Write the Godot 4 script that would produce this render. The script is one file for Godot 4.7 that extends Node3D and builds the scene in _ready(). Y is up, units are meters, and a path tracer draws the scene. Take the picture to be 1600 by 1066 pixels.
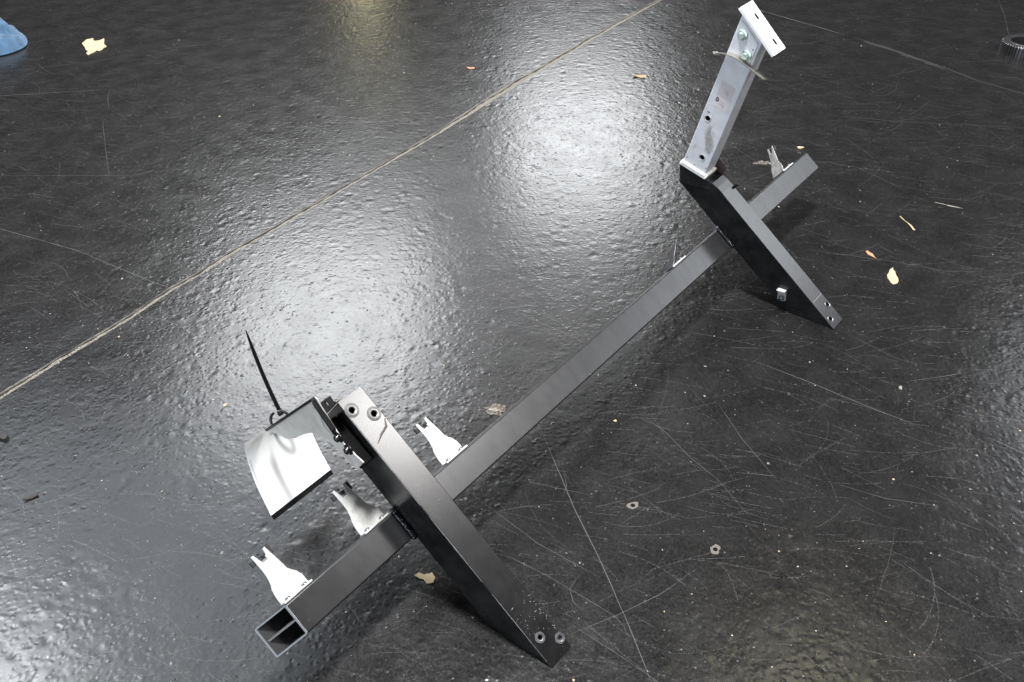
extends Node3D
# A welded black steel frame standing on the glossy black floor of a workshop.

var rng := RandomNumberGenerator.new()
var M := {}
var used := {}

# ---------------------------------------------------------------- naming
func numbered(parent: Node, called: String) -> String:
	var key := str(parent.get_instance_id()) + called
	var k: int = used.get(key, 0)
	used[key] = k + 1
	return called if k == 0 else "%s_%03d" % [called, k]

func tag(o: Node, label: String, category: String, group := "") -> void:
	o.set_meta("label", label)
	o.set_meta("category", category)
	if group != "":
		o.set_meta("group", group)

func put(called: String, mesh: Mesh, mat: Material, parent: Node = self, xf := Transform3D()) -> MeshInstance3D:
	var o := MeshInstance3D.new()
	o.name = numbered(parent, called)
	o.mesh = mesh
	if mat:
		o.material_override = mat
	o.transform = xf
	parent.add_child(o, true)
	return o

func thing(called: String, at: Vector3) -> Node3D:
	var o := Node3D.new()
	o.name = numbered(self, called)
	add_child(o, true)
	o.position = at
	return o

# ---------------------------------------------------------------- mesh helpers
func begin() -> SurfaceTool:
	var st := SurfaceTool.new()
	st.begin(Mesh.PRIMITIVE_TRIANGLES)
	st.set_smooth_group(-1)
	return st

# counter-clockwise from outside in, clockwise (Godot's front) out
func tri(st: SurfaceTool, a: Vector3, b: Vector3, c: Vector3) -> void:
	for p in [a, c, b]:
		st.add_vertex(p)

func quad(st: SurfaceTool, a: Vector3, b: Vector3, c: Vector3, d: Vector3) -> void:
	tri(st, a, b, c)
	tri(st, a, c, d)

func done(st: SurfaceTool) -> ArrayMesh:
	st.generate_normals()
	return st.commit()

func ccw(o: PackedVector2Array) -> PackedVector2Array:
	var r := o.duplicate()
	if Geometry2D.is_polygon_clockwise(r):
		r.reverse()
	var area := 0.0
	for i in r.size():
		area += r[i].cross(r[(i + 1) % r.size()])
	if area < 0.0:
		r.reverse()
	return r

# inset every vertex of a CCW polygon by d along its mitre
func inset(o: PackedVector2Array, d: float) -> PackedVector2Array:
	var r := PackedVector2Array()
	var n := o.size()
	for i in n:
		var e0 := (o[i] - o[(i + n - 1) % n]).normalized()
		var e1 := (o[(i + 1) % n] - o[i]).normalized()
		var n0 := Vector2(-e0.y, e0.x)
		var n1 := Vector2(-e1.y, e1.x)
		var m := (n0 + n1)
		var l := m.length_squared()
		m = m * (2.0 / maxf(l, 0.6))
		r.append(o[i] + m * d)
	return r

# outline in x,y extruded from z0 to z1, its long edges chamfered by c
func prism_into(st: SurfaceTool, outline: PackedVector2Array, z0: float, z1: float, c := 0.0) -> void:
	var o := ccw(outline)
	var q := inset(o, c) if c > 0.0 else o
	var n := o.size()
	var idx := Geometry2D.triangulate_polygon(q)
	for i in range(0, idx.size(), 3):
		var a := q[idx[i]]
		var b := q[idx[i + 1]]
		var d := q[idx[i + 2]]
		if (b - a).cross(d - a) < 0.0:
			var t := b
			b = d
			d = t
		tri(st, Vector3(a.x, a.y, z1), Vector3(b.x, b.y, z1), Vector3(d.x, d.y, z1))
		tri(st, Vector3(a.x, a.y, z0), Vector3(d.x, d.y, z0), Vector3(b.x, b.y, z0))
	for i in n:
		var j := (i + 1) % n
		var a := o[i]
		var b := o[j]
		quad(st, Vector3(a.x, a.y, z0 + c), Vector3(b.x, b.y, z0 + c), Vector3(b.x, b.y, z1 - c), Vector3(a.x, a.y, z1 - c))
		if c > 0.0:
			var qa := q[i]
			var qb := q[j]
			quad(st, Vector3(a.x, a.y, z1 - c), Vector3(b.x, b.y, z1 - c), Vector3(qb.x, qb.y, z1), Vector3(qa.x, qa.y, z1))
			quad(st, Vector3(b.x, b.y, z0 + c), Vector3(a.x, a.y, z0 + c), Vector3(qa.x, qa.y, z0), Vector3(qb.x, qb.y, z0))

func prism(outline: Array, z0: float, z1: float, c := 0.0) -> ArrayMesh:
	var st := begin()
	prism_into(st, PackedVector2Array(outline), z0, z1, c)
	return done(st)

# profile of (radius, height) turned about y
func lathe_into(st: SurfaceTool, prof: Array, seg: int, xf := Transform3D(), smooth := false) -> void:
	for i in range(prof.size() - 1):
		st.set_smooth_group((i + 1) if smooth else -1)
		for k in seg:
			var a0 := TAU * k / seg
			var a1 := TAU * (k + 1) / seg
			var p: Vector2 = prof[i]
			var q: Vector2 = prof[i + 1]
			var A := xf * Vector3(p.x * cos(a0), p.y, p.x * sin(a0))
			var B := xf * Vector3(p.x * cos(a1), p.y, p.x * sin(a1))
			var C := xf * Vector3(q.x * cos(a1), q.y, q.x * sin(a1))
			var D := xf * Vector3(q.x * cos(a0), q.y, q.x * sin(a0))
			if p.x > 1e-6:
				tri(st, A, C, B)
			if q.x > 1e-6:
				tri(st, A, D, C)
	st.set_smooth_group(-1)

func lathe(prof: Array, seg := 24) -> ArrayMesh:
	var st := begin()
	lathe_into(st, prof, seg, Transform3D(), true)
	return done(st)

# tube through points; radii per point; squash along the frame's second axis
func tube_into(st: SurfaceTool, pts: Array, radii: Array, sides := 8, flat := 1.0, up := Vector3.UP) -> void:
	var rings := []
	for i in pts.size():
		var t: Vector3 = (pts[mini(i + 1, pts.size() - 1)] - pts[maxi(i - 1, 0)]).normalized()
		var x := t.cross(up)
		if x.length() < 1e-3:
			x = t.cross(Vector3.RIGHT)
		x = x.normalized()
		var y := x.cross(t).normalized()
		var ring := []
		for k in sides:
			var a := TAU * (k + 0.5) / sides
			ring.append(pts[i] + (x * cos(a) + y * sin(a) * flat) * radii[i])
		rings.append(ring)
	st.set_smooth_group(1)
	for i in range(rings.size() - 1):
		for k in sides:
			var j := (k + 1) % sides
			quad(st, rings[i][k], rings[i + 1][k], rings[i + 1][j], rings[i][j])
	st.set_smooth_group(-1)
	for k in range(1, sides - 1):
		tri(st, rings[0][0], rings[0][k], rings[0][k + 1])
		var e: Array = rings[-1]
		tri(st, e[0], e[k + 1], e[k])

func tube(pts: Array, radii: Array, sides := 8, flat := 1.0, up := Vector3.UP) -> ArrayMesh:
	var st := begin()
	tube_into(st, pts, radii, sides, flat, up)
	return done(st)

func box_into(st: SurfaceTool, lo: Vector3, hi: Vector3, c := 0.0) -> void:
	prism_into(st, PackedVector2Array([Vector2(lo.x, lo.y), Vector2(hi.x, lo.y), Vector2(hi.x, hi.y), Vector2(lo.x, hi.y)]), lo.z, hi.z, c)

func box(lo: Vector3, hi: Vector3, c := 0.0) -> ArrayMesh:
	var st := begin()
	box_into(st, lo, hi, c)
	return done(st)

func hexagon(r: float, turn := 0.0) -> Array:
	var a := []
	for k in 6:
		a.append(Vector2(cos(TAU * k / 6.0 + turn), sin(TAU * k / 6.0 + turn)) * r)
	return a

# a weld bead: a rippled tube with overlapping scales
func weld(a: Vector3, b: Vector3, r: float, count: int) -> ArrayMesh:
	var pts := []
	var rad := []
	var steps := count * 5
	for i in steps + 1:
		var t := float(i) / steps
		var ph := fposmod(t * count, 1.0)
		var wob := Vector3(rng.randf_range(-1, 1), rng.randf_range(-1, 1), rng.randf_range(-1, 1)) * r * 0.06
		pts.append(a.lerp(b, t) + wob)
		rad.append(r * (0.72 + 0.34 * sqrt(maxf(0.0, 1.0 - ph))) * (0.6 if i == 0 or i == steps else 1.0))
	return tube(pts, rad, 10)

# ---------------------------------------------------------------- textures
func seamless(seed_: int, freq: float, size: int, octaves := 1, type := FastNoiseLite.TYPE_SIMPLEX_SMOOTH) -> PackedByteArray:
	var n := FastNoiseLite.new()
	n.seed = seed_
	n.noise_type = type
	n.frequency = freq
	n.fractal_type = FastNoiseLite.FRACTAL_FBM if octaves > 1 else FastNoiseLite.FRACTAL_NONE
	n.fractal_octaves = octaves
	var im := n.get_seamless_image(size, size, false, false, 0.12, true)
	im.convert(Image.FORMAT_L8)
	return im.get_data()

func grey(v: float) -> int:
	return clampi(int(Color(v, v, v).linear_to_srgb().r * 255.0 + 0.5), 0, 255)

func mottled(seed_: int, size: int, lo: float, hi: float, freq: float, tint: Vector3, dust := 0.0) -> ImageTexture:
	var a := seamless(seed_, freq, size, 4)
	var b := seamless(seed_ + 7, freq * 5.0, size, 2)
	var lut := PackedByteArray()
	lut.resize(256 * 3)
	for i in 256:
		var v := lerpf(lo, hi, smoothstep(0.15, 0.85, i / 255.0))
		lut[i * 3] = grey(v * tint.x)
		lut[i * 3 + 1] = grey(v * tint.y)
		lut[i * 3 + 2] = grey(v * tint.z)
	var out := PackedByteArray()
	out.resize(size * size * 3)
	for i in size * size:
		var k := (a[i] * 3 + b[i]) >> 2
		out[i * 3] = lut[k * 3]
		out[i * 3 + 1] = lut[k * 3 + 1]
		out[i * 3 + 2] = lut[k * 3 + 2]
	for s in int(dust):
		var x := rng.randi_range(0, size - 2)
		var y := rng.randi_range(0, size - 2)
		var g := grey(rng.randf_range(0.1, 0.3))
		var p := (y * size + x) * 3
		out[p] = g
		out[p + 1] = g
		out[p + 2] = g
	return ImageTexture.create_from_image(Image.create_from_data(size, size, false, Image.FORMAT_RGB8, out))

func mat(called: String, c: Color, rough: float, metal := 0.0) -> StandardMaterial3D:
	var m := StandardMaterial3D.new()
	m.resource_name = called
	m.albedo_color = c.linear_to_srgb()
	m.roughness = rough
	m.metallic = metal
	M[called] = m
	return m

func tri_map(m: StandardMaterial3D, tex: Texture2D, scale: float) -> void:
	m.albedo_color = Color.WHITE
	m.albedo_texture = tex
	m.uv1_triplanar = true
	m.uv1_scale = Vector3.ONE * scale

# periodic field of small smooth bumps, as a sprayed coating dries
func splat(h: PackedFloat32Array, S: int, count: int, r_lo: float, r_hi: float, amp_lo: float, amp_hi: float) -> void:
	for k in count:
		var cx := rng.randf() * S
		var cy := rng.randf() * S
		var r := rng.randf_range(r_lo, r_hi)
		var sx := rng.randf_range(0.75, 1.35)
		var amp := rng.randf_range(amp_lo, amp_hi)
		var R := int(ceil(r * 1.4))
		var ir := 1.0 / (r * r)
		for dy in range(-R, R + 1):
			var row := posmod(int(cy) + dy, S) * S
			var y := float(int(cy) + dy) - cy
			for dx in range(-R, R + 1):
				var x := (float(int(cx) + dx) - cx) * sx
				var q := 1.0 - (x * x + y * y) * ir
				if q > 0.0:
					h[row + posmod(int(cx) + dx, S)] += amp * q * q

func floor_material() -> StandardMaterial3D:
	var S := 2048
	var Q := 1024
	var h := PackedFloat32Array()
	h.resize(Q * Q)
	splat(h, Q, 21000, 3.2, 6.2, -0.34, 0.36)
	splat(h, Q, 1600, 9.0, 16.0, -0.7, 0.7)
	splat(h, Q, 210, 2.6, 4.4, 0.4, 1.1)
	splat(h, Q, 120, 2.6, 4.0, -0.9, -0.4)
	var dust := seamless(14, 0.010, S, 3)
	var midd := seamless(16, 0.07, S, 2)
	var grit := seamless(15, 0.21, S, 2)
	var alb := PackedByteArray()
	alb.resize(S * S * 3)
	var rou := PackedByteArray()
	rou.resize(S * S)
	var lut := PackedByteArray()
	lut.resize(256 * 3)
	for i in 256:
		var t := i / 255.0
		var v := lerpf(0.0005, 0.024, t)
		lut[i * 3] = grey(v * 1.03)
		lut[i * 3 + 1] = grey(v * 0.975)
		lut[i * 3 + 2] = grey(v * 0.96)
	for i in S * S:
		var d := (dust[i] * 2 + midd[i] * 2 + grit[i] * 4) >> 3
		alb[i * 3] = lut[d * 3]
		alb[i * 3 + 1] = lut[d * 3 + 1]
		alb[i * 3 + 2] = lut[d * 3 + 2]
		rou[i] = 37 + (d >> 3) + (dust[i] >> 5)
	# scuffs and dust specks in the coating, wrapped at the tile's edge
	var im := Image.create_from_data(S, S, false, Image.FORMAT_RGB8, alb)
	for k in 7000:
		var g := rng.randf_range(0.05, 0.18)
		if rng.randf() < 0.07:
			g = rng.randf_range(0.3, 0.6)
		var c := Color(g, g * 0.96, g * 0.9).linear_to_srgb()
		var sz := 1 if rng.randf() < 0.85 else 2
		im.fill_rect(Rect2i(rng.randi_range(0, S - 3), rng.randi_range(0, S - 3), sz, sz), c)
	for k in 2600:
		var x := rng.randf() * S
		var y := rng.randf() * S
		var a := rng.randfn(0.25, 0.4)
		var bend := rng.randfn(0.0, 0.004)
		var g := rng.randf_range(0.035, 0.075)
		var c := Color(g, g * 0.98, g * 0.96).linear_to_srgb()
		var gap := rng.randf_range(0.2, 0.6)
		for s in int(rng.randf_range(15, 130)):
			x += cos(a)
			y += sin(a)
			a += bend
			if rng.randf() > gap:
				im.set_pixel(posmod(int(x), S), posmod(int(y), S), c)
	var him := Image.create_from_data(Q, Q, false, Image.FORMAT_RF, h.to_byte_array())
	him.bump_map_to_normal_map(1.0)
	var whole := Image.create(S, S, false, him.get_format())
	for k in 4:
		whole.blit_rect(him, Rect2i(0, 0, Q, Q), Vector2i((k % 2) * Q, (k / 2) * Q))
	var m := StandardMaterial3D.new()
	m.resource_name = "black floor coating"
	m.albedo_texture = ImageTexture.create_from_image(im)
	m.roughness = 1.0
	m.roughness_texture = ImageTexture.create_from_image(Image.create_from_data(S, S, false, Image.FORMAT_L8, rou))
	m.roughness_texture_channel = BaseMaterial3D.TEXTURE_CHANNEL_RED
	m.normal_enabled = true
	m.normal_texture = ImageTexture.create_from_image(whole)
	m.normal_scale = FLOOR_BUMP
	m.uv1_triplanar = true
	m.uv1_world_triplanar = true
	m.uv1_scale = Vector3.ONE / 2.9
	M["floor"] = m
	return m

const FLOOR_BUMP := 0.42

func materials() -> void:
	floor_material()
	var m := mat("black_paint", Color(0.02, 0.02, 0.022), 0.22)
	tri_map(m, mottled(21, 512, 0.006, 0.015, 0.012, Vector3(1, 1, 1.04), 350), 2.2)
	m = mat("bar_steel", Color(0.05, 0.05, 0.05), 0.25, 0.35)
	tri_map(m, mottled(25, 512, 0.026, 0.035, 0.03, Vector3(1, 1, 1.03), 120), 1.6)
	m.uv1_scale = Vector3(1.7, 0.6, 0.6)
	mat("black_gloss", Color(0.01, 0.01, 0.011), 0.25)
	mat("black_matte", Color(0.012, 0.012, 0.013), 0.6)
	mat("weld", Color(0.06, 0.06, 0.065), 0.28, 0.9)
	mat("wall_steel", Color(0.1, 0.1, 0.095), 0.5, 0.3)
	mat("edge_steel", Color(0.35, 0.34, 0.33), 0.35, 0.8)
	mat("ring_steel", Color(0.22, 0.22, 0.23), 0.35, 0.85)
	m = mat("bracket_grey", Color(0.4, 0.4, 0.41), 0.4, 0.35)
	tri_map(m, mottled(31, 256, 0.4, 0.5, 0.012, Vector3(1, 0.98, 0.96)), 6.0)
	m = mat("bracket_steel", Color(0.4, 0.39, 0.38), 0.38, 0.5)
	tri_map(m, mottled(34, 256, 0.28, 0.5, 0.014, Vector3(1, 0.97, 0.92)), 9.0)
	m = mat("bracket_white", Color(0.78, 0.76, 0.72), 0.38, 0.1)
	tri_map(m, mottled(33, 256, 0.4, 0.54, 0.014, Vector3(1, 0.98, 0.93)), 9.0)
	m = mat("post_paint", Color(0.6, 0.6, 0.62), 0.42, 0.1)
	tri_map(m, mottled(35, 512, 0.55, 0.62, 0.011, Vector3(0.98, 0.98, 1.02), 60), 5.0)
	m = mat("plate_white", Color(0.82, 0.81, 0.79), 0.45)
	tri_map(m, mottled(37, 256, 0.74, 0.86, 0.012, Vector3(1, 0.99, 0.97), 30), 8.0)
	mat("weld_white", Color(0.8, 0.77, 0.72), 0.45)
	mat("zinc", Color(0.46, 0.55, 0.5), 0.35, 0.6)
	mat("strap_brass", Color(0.3, 0.295, 0.25), 0.35, 0.5)
	mat("paper", Color(0.8, 0.8, 0.785), 0.85)
	M.paper.metallic_specular = 0.2
	mat("print_dark", Color(0.05, 0.045, 0.05), 0.7)
	mat("print_faint", Color(0.3, 0.29, 0.3), 0.7)
	mat("sticker", Color(0.5, 0.45, 0.47), 0.5)
	mat("sticker_pale", Color(0.6, 0.54, 0.55), 0.5)
	mat("plastic_black", Color(0.012, 0.012, 0.012), 0.35)
	m = mat("concrete", Color(0.42, 0.37, 0.29), 0.9)
	tri_map(m, mottled(41, 256, 0.02, 0.27, 0.07, Vector3(1, 0.9, 0.74)), 9.0)
	mat("concrete_pale", Color(0.21, 0.195, 0.165), 0.9)
	mat("anchor_grey", Color(0.12, 0.108, 0.095), 0.9)
	mat("joint_dark", Color(0.035, 0.03, 0.027), 0.9)
	mat("scrap", Color(0.44, 0.345, 0.21), 0.8)
	mat("scrap_red", Color(0.4, 0.2, 0.11), 0.8)
	mat("leaf_brown", Color(0.3, 0.22, 0.13), 0.8)
	m = mat("rust", Color(0.3, 0.2, 0.12), 0.9)
	tri_map(m, mottled(43, 256, 0.015, 0.17, 0.05, Vector3(1, 0.82, 0.66)), 8.0)
	m = mat("cloth_blue", Color(0.06, 0.24, 0.6), 0.9)
	tri_map(m, mottled(45, 256, 0.11, 0.25, 0.012, Vector3(0.25, 0.55, 0.95)), 5.0)
	m.rim_enabled = true
	m.rim = 0.3
	mat("gear_steel", Color(0.12, 0.115, 0.12), 0.33, 0.85)
	mat("gear_dark", Color(0.03, 0.03, 0.03), 0.4, 0.5)
	m = mat("scratch", Color(0.19, 0.18, 0.17, 0.26), 0.8)
	m.transparency = BaseMaterial3D.TRANSPARENCY_ALPHA
	m = mat("scratch_faint", Color(0.14, 0.135, 0.13, 0.16), 0.8)
	m.transparency = BaseMaterial3D.TRANSPARENCY_ALPHA
	m = mat("scuff_haze", Color(0.15, 0.14, 0.135, 0.13), 0.8)
	m.transparency = BaseMaterial3D.TRANSPARENCY_ALPHA
	m = mat("scratch_strong", Color(0.25, 0.24, 0.225, 0.34), 0.8)
	m.transparency = BaseMaterial3D.TRANSPARENCY_ALPHA
	mat("bush", Color(0.16, 0.155, 0.15), 0.3, 0.3)
	mat("worn", Color(0.2, 0.19, 0.18), 0.5)
	m = mat("dull_black", Color(0.008, 0.008, 0.008), 0.9)  # dull black for print, spacer and the shade in the anchor holes
	m.metallic_specular = 0.15
	mat("dirt", Color(0.09, 0.08, 0.07), 0.8)
	mat("tab_brown", Color(0.05, 0.03, 0.03), 0.5)
	m = mat("hook_grey", Color(0.2, 0.2, 0.21), 0.35, 0.15)
	tri_map(m, mottled(47, 256, 0.54, 0.66, 0.012, Vector3(1.04, 0.98, 0.9)), 6.0)
	m = mat("smudge", Color(0.22, 0.19, 0.17, 0.08), 0.6)
	m.transparency = BaseMaterial3D.TRANSPARENCY_ALPHA
	mat("fleck", Color(0.2, 0.19, 0.17), 0.7)
	mat("scuff_pale", Color(0.1, 0.095, 0.09), 0.7)

# ---------------------------------------------------------------- scene
func _ready() -> void:
	rng.seed = 20240611
	var cam := Camera3D.new()
	cam.name = "camera"
	cam.transform = Transform3D(Basis(Vector3(0.999545, -0.02364, 0.018752), Vector3(0.030174, 0.783097, -0.621168), Vector3(0.0, 0.621451, 0.783453)), Vector3(0, 1.5, 0))
	cam.fov = 41.63
	cam.near = 0.05
	cam.far = 120.0
	add_child(cam)
	cam.current = true

	var env := Environment.new()
	env.background_mode = Environment.BG_COLOR
	env.background_color = Color(0.05, 0.047, 0.046).linear_to_srgb()
	env.background_energy_multiplier = 1.0
	env.tonemap_mode = Environment.TONE_MAPPER_LINEAR
	env.tonemap_exposure = 0.88
	env.sdfgi_enabled = true
	env.ssao_enabled = true
	env.ssil_enabled = true
	var we := WorldEnvironment.new()
	we.name = "environment"
	we.environment = env
	add_child(we)

	# roof lights of the workshop, above and beyond the frame, plus one added sheen panel
	roof_light(Vector3(-2.6, 6, -9.8), 2.8, 4.2, 4.6, Color(0.98, 0.99, 1))
	roof_light(Vector3(-0.7, 6.6, -12.9), 5.5, 9.0, 0.55, Color(0.98, 0.99, 1))  # broad soft panel added to spread a grey sheen over the floor
	roof_light(Vector3(1.4, 6, -15.2), 2.6, 5.0, 3.9, Color(0.98, 0.99, 1))
	roof_light(Vector3(2.42, 6, -4.1), 0.9, 0.5, 4.0, Color(1, 0.98, 0.85))
	roof_light(Vector3(-5.2, 6, -4.2), 1.8, 1.6, 10.0, Color(0.97, 0.985, 1))
	roof_light(Vector3(-3.8, 6, -25.5), 0.6, 4.0, 3.6, Color(1, 0.97, 0.76))
	roof_light(Vector3(5.2, 6, -1.7), 1.6, 1.6, 18.0, Color(1, 0.99, 0.985))
	roof_light(Vector3(11.6, 6, -5.0), 5.0, 7.0, 2.6, Color(0.96, 0.98, 1))
	roof_light(Vector3(-4.6, 6, -5.6), 5.0, 5.0, 1.15, Color(0.92, 0.96, 1))
	roof_light(Vector3(7.5, 6, -7.2), 2.4, 3.5, 2.8, Color(0.95, 0.97, 1))
	roof_light(Vector3(-0.28, 6, -1.85), 0.75, 0.75, 160.0, Color(0.98, 0.99, 1))
	# daylight through the open door behind the camera, to the left
	var door := AreaLight3D.new()
	door.name = "door_light"
	door.area_size = Vector2(6.0, 1.8)
	door.area_normalize_energy = false
	door.light_energy = 5.6
	door.light_color = Color(0.9, 0.95, 1.0)
	door.area_range = 60.0
	door.shadow_enabled = true
	add_child(door)
	door.look_at_from_position(Vector3(-5.8, 1.0, 5.0), Vector3(0.0, 0.6, -1.5))

	materials()
	build_floor()
	build_frame()
	build_tag()
	build_litter()

func roof_light(at: Vector3, w: float, d: float, energy: float, c: Color) -> void:
	var l := AreaLight3D.new()
	l.name = numbered(self, "roof_light")
	l.area_size = Vector2(w, d)
	l.area_normalize_energy = false
	l.light_energy = energy
	l.light_color = c
	l.area_range = 60.0
	l.shadow_enabled = true
	l.rotation.x = -PI / 2
	l.position = at
	add_child(l, true)

# ---------------------------------------------------------------- the floor
const JOINT := [[-6.0, 4.8], [-1.346, -1.668], [-1.307, -1.726], [-1.208, -1.875], [-1.083, -2.049], [-0.996, -2.192], [-0.939, -2.263], [-0.86, -2.383], [-0.739, -2.541], [-0.522, -2.832], [-0.269, -3.171], [0.032, -3.607], [0.398, -4.123], [0.803, -4.654], [1.019, -4.952], [7.5, -14.0]]

func build_floor() -> void:
	var root := thing("floor", Vector3.ZERO)
	root.set_meta("kind", "structure")
	# ragged edges of the two slabs along the joint
	var near := []
	var far := []
	var side := Vector2(0.81, 0.586)
	for i in range(JOINT.size() - 1):
		var a := Vector2(JOINT[i][0], JOINT[i][1])
		var b := Vector2(JOINT[i + 1][0], JOINT[i + 1][1])
		var steps := maxi(1, int(a.distance_to(b) / (0.009 if i > 0 and i < JOINT.size() - 2 else 0.08)))
		for s in steps:
			var p := a.lerp(b, float(s) / steps)
			var chip := 0.0
			var ph := p.x * 7.0 + p.y * 3.0
			chip = maxf(0.0, sin(ph) * sin(ph * 2.3 + 1.0)) * 0.011
			var wide := 0.0072 + 0.0036 * smoothstep(-2.0, -3.6, p.y) + 0.0016 * sin(ph * 1.7)
			near.append(p + side * (wide + rng.randf() * 0.0022))
			far.append(p - side * (wide + chip + rng.randf() * 0.003))
	var depth := 0.0045
	for which in 2:
		var edge: Array = near if which == 0 else far
		var st := begin()
		var outer: Array = [Vector2(14, -14), Vector2(14, 6)] if which == 0 else [Vector2(-16, -14), Vector2(-16, 4.8)]
		var poly := PackedVector2Array(edge)
		poly.append(Vector2(7.5, -14))
		for q in outer:
			poly.append(q)
		if which == 0:
			poly.append(Vector2(-6, 6))
		var idx := Geometry2D.triangulate_polygon(poly)
		for i in range(0, idx.size(), 3):
			var a := poly[idx[i]]
			var b := poly[idx[i + 1]]
			var c := poly[idx[i + 2]]
			if (b - a).cross(c - a) > 0.0:
				var t := b
				b = c
				c = t
			tri(st, Vector3(a.x, 0, a.y), Vector3(b.x, 0, b.y), Vector3(c.x, 0, c.y))
		put("floor_slab", done(st), M.floor, root)
		# broken rim of the coating, a bare concrete bevel down into the joint
		st = begin()
		for i in range(edge.size() - 1):
			var a: Vector2 = edge[i]
			var b: Vector2 = edge[i + 1]
			var s := -1.0 if which == 0 else 1.0
			var a2 := a + side * s * 0.0016
			var b2 := b + side * s * 0.0016
			quad(st, Vector3(a.x, 0, a.y), Vector3(b.x, 0, b.y), Vector3(b2.x, -depth, b2.y), Vector3(a2.x, -depth, a2.y))
		put("joint_edge", done(st), M.concrete_pale if which == 1 else M.concrete, root)
	var st := begin()
	for i in range(near.size() - 1):
		var a: Vector2 = near[i]
		var b: Vector2 = near[i + 1]
		var c: Vector2 = far[i + 1]
		var d: Vector2 = far[i]
		var y0 := -0.002 - 0.0012 * sin(i * 0.9)
		var y1 := -0.002 - 0.0012 * sin((i + 1) * 0.9)
		quad(st, Vector3(a.x, y0, a.y), Vector3(b.x, y1, b.y), Vector3(c.x, y1, c.y), Vector3(d.x, y0, d.y))
	put("joint_filler", done(st), M.concrete, root)
	var dark := []
	var rad := []
	for i in range(0, near.size(), 3):
		var p: Vector2 = (near[i] as Vector2).lerp(far[i], 0.72 + 0.1 * sin(i * 0.21))
		dark.append(Vector3(p.x, -0.0012, p.y))
		rad.append(rng.randf_range(0.0012, 0.0038))
	put("joint_crack", tube(dark, rad, 5), M.joint_dark, root)

	# a hairline crack beyond the post, running off to the right
	ribbon(root, "crack", [[1.163, -4.503], [1.276, -4.444], [1.38, -4.32], [1.465, -4.218], [1.573, -4.081]], 0.0085, M.joint_dark, 0.0025)
	ribbon(root, "scuff_line", [[1.60, -4.05], [1.753, -3.843], [1.873, -3.651], [1.967, -3.493], [2.07, -3.376], [2.4, -2.95]], 0.009, M.scuff_haze, 0.004)
	ribbon(root, "scuff_line", [[1.63, -4.0], [1.76, -3.82], [1.87, -3.63]], 0.02, M.scuff_haze, 0.006)
	# scratches that can be traced one by one
	var lines := [
		[[0.056, -1.573], [0.093, -1.423], [0.127, -1.289], [0.169, -1.152], [0.201, -1.026], [0.24, -0.86]],
		[[-0.04, -1.189], [0.063, -1.119], [0.182, -1.025], [0.198, -1.001], [0.202, -0.977]],
		[[0.094, -0.987], [0.188, -1.027], [0.275, -1.07], [0.363, -1.132]],
		[[0.091, -1.014], [0.173, -0.947], [0.262, -0.87]],
		[[-0.148, -1.439], [-0.009, -1.392], [0.166, -1.334]],
		[[-2.6, -3.63], [-2.14, -3.669], [-1.684, -3.702]],
		[[-1.684, -3.702], [-1.66, -3.6], [-1.627, -3.515]],
		[[-1.9, -2.68], [-1.666, -2.563], [-1.36, -2.414], [-1.074, -2.229], [-0.95, -2.16]],
		[[-2.2, -2.95], [-1.826, -2.938], [-1.355, -2.908], [-1.163, -2.959], [-0.912, -2.978]],
		[[-2.2, -3.95], [-1.859, -4.036], [-1.576, -4.172], [-1.115, -4.267]],
		[[0.979, -1.678], [1.093, -1.695], [1.16, -1.709]],
		[[0.62, -1.78], [0.74, -1.69], [0.851, -1.597], [0.913, -1.551], [0.96, -1.515]],
		[[0.904, -2.295], [1.147, -2.212], [1.276, -2.154], [1.351, -2.153]],
		[[-1.441, -3.379], [-1.183, -3.421], [-0.97, -3.518], [-0.6, -3.6]],
		[[1.238, -3.237], [1.483, -3.162], [1.93, -3.075]],
		[[1.064, -2.874], [1.223, -2.806], [1.336, -2.626]],
		[[0.893, -1.884], [0.991, -1.771], [1.058, -1.729]],
		[[-1.617, -3.409], [-1.507, -3.119], [-1.42, -2.9]],
		[[2.466, -4.499], [2.395, -4.27], [2.3, -4.019]],
		[[-0.124, -1.374], [0.041, -1.206], [0.166, -1.113]],
		[[0.5, -1.62], [0.53, -1.5], [0.56, -1.42], [0.58, -1.36]],
		[[0.1, -1.326], [0.112, -1.364], [0.108, -1.41], [0.125, -1.36]],
		[[0.12, -1.12], [0.1, -1.09], [0.105, -1.06], [0.12, -1.04]],
		[[-0.9, -1.75], [-0.78, -1.72], [-0.7, -1.69], [-0.66, -1.65]],
		[[0.3, -1.6], [0.36, -1.52], [0.4, -1.44], [0.45, -1.37], [0.5, -1.25]],
		[[0.7, -1.35], [0.8, -1.3], [0.92, -1.27]],
	]
	for i in lines.size():
		ribbon(root, "scratch", lines[i], 0.0015, M.scratch_strong if i in [0, 5, 7, 10, 11] else M.scratch, 0.0007)
	# the many faint ones that nobody would count, and the flecks of grit
	var st2 := begin()
	for k in 330:
		var x := rng.randf_range(-2.6, 2.5)
		var z := rng.randf_range(-4.8, -0.8)
		var a := rng.randfn(0.35, 0.45) if rng.randf() < 0.75 else rng.randf() * PI
		var l := absf(rng.randfn(0.0, 0.11)) + 0.02
		var pts := []
		var bend := rng.randfn(0.0, 0.35)
		for s in 5:
			pts.append([x, z])
			x += cos(a) * l / 4
			z += sin(a) * l / 4
			a += bend / 4
		ribbon_into(st2, pts, rng.randf_range(0.0007, 0.0018), 0.0008, 0.0006)
	var f := put("faint_scratches", done(st2), M.scratch_faint, root)
	f.set_meta("kind", "stuff")
	var fl := fleck_mesh()
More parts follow.
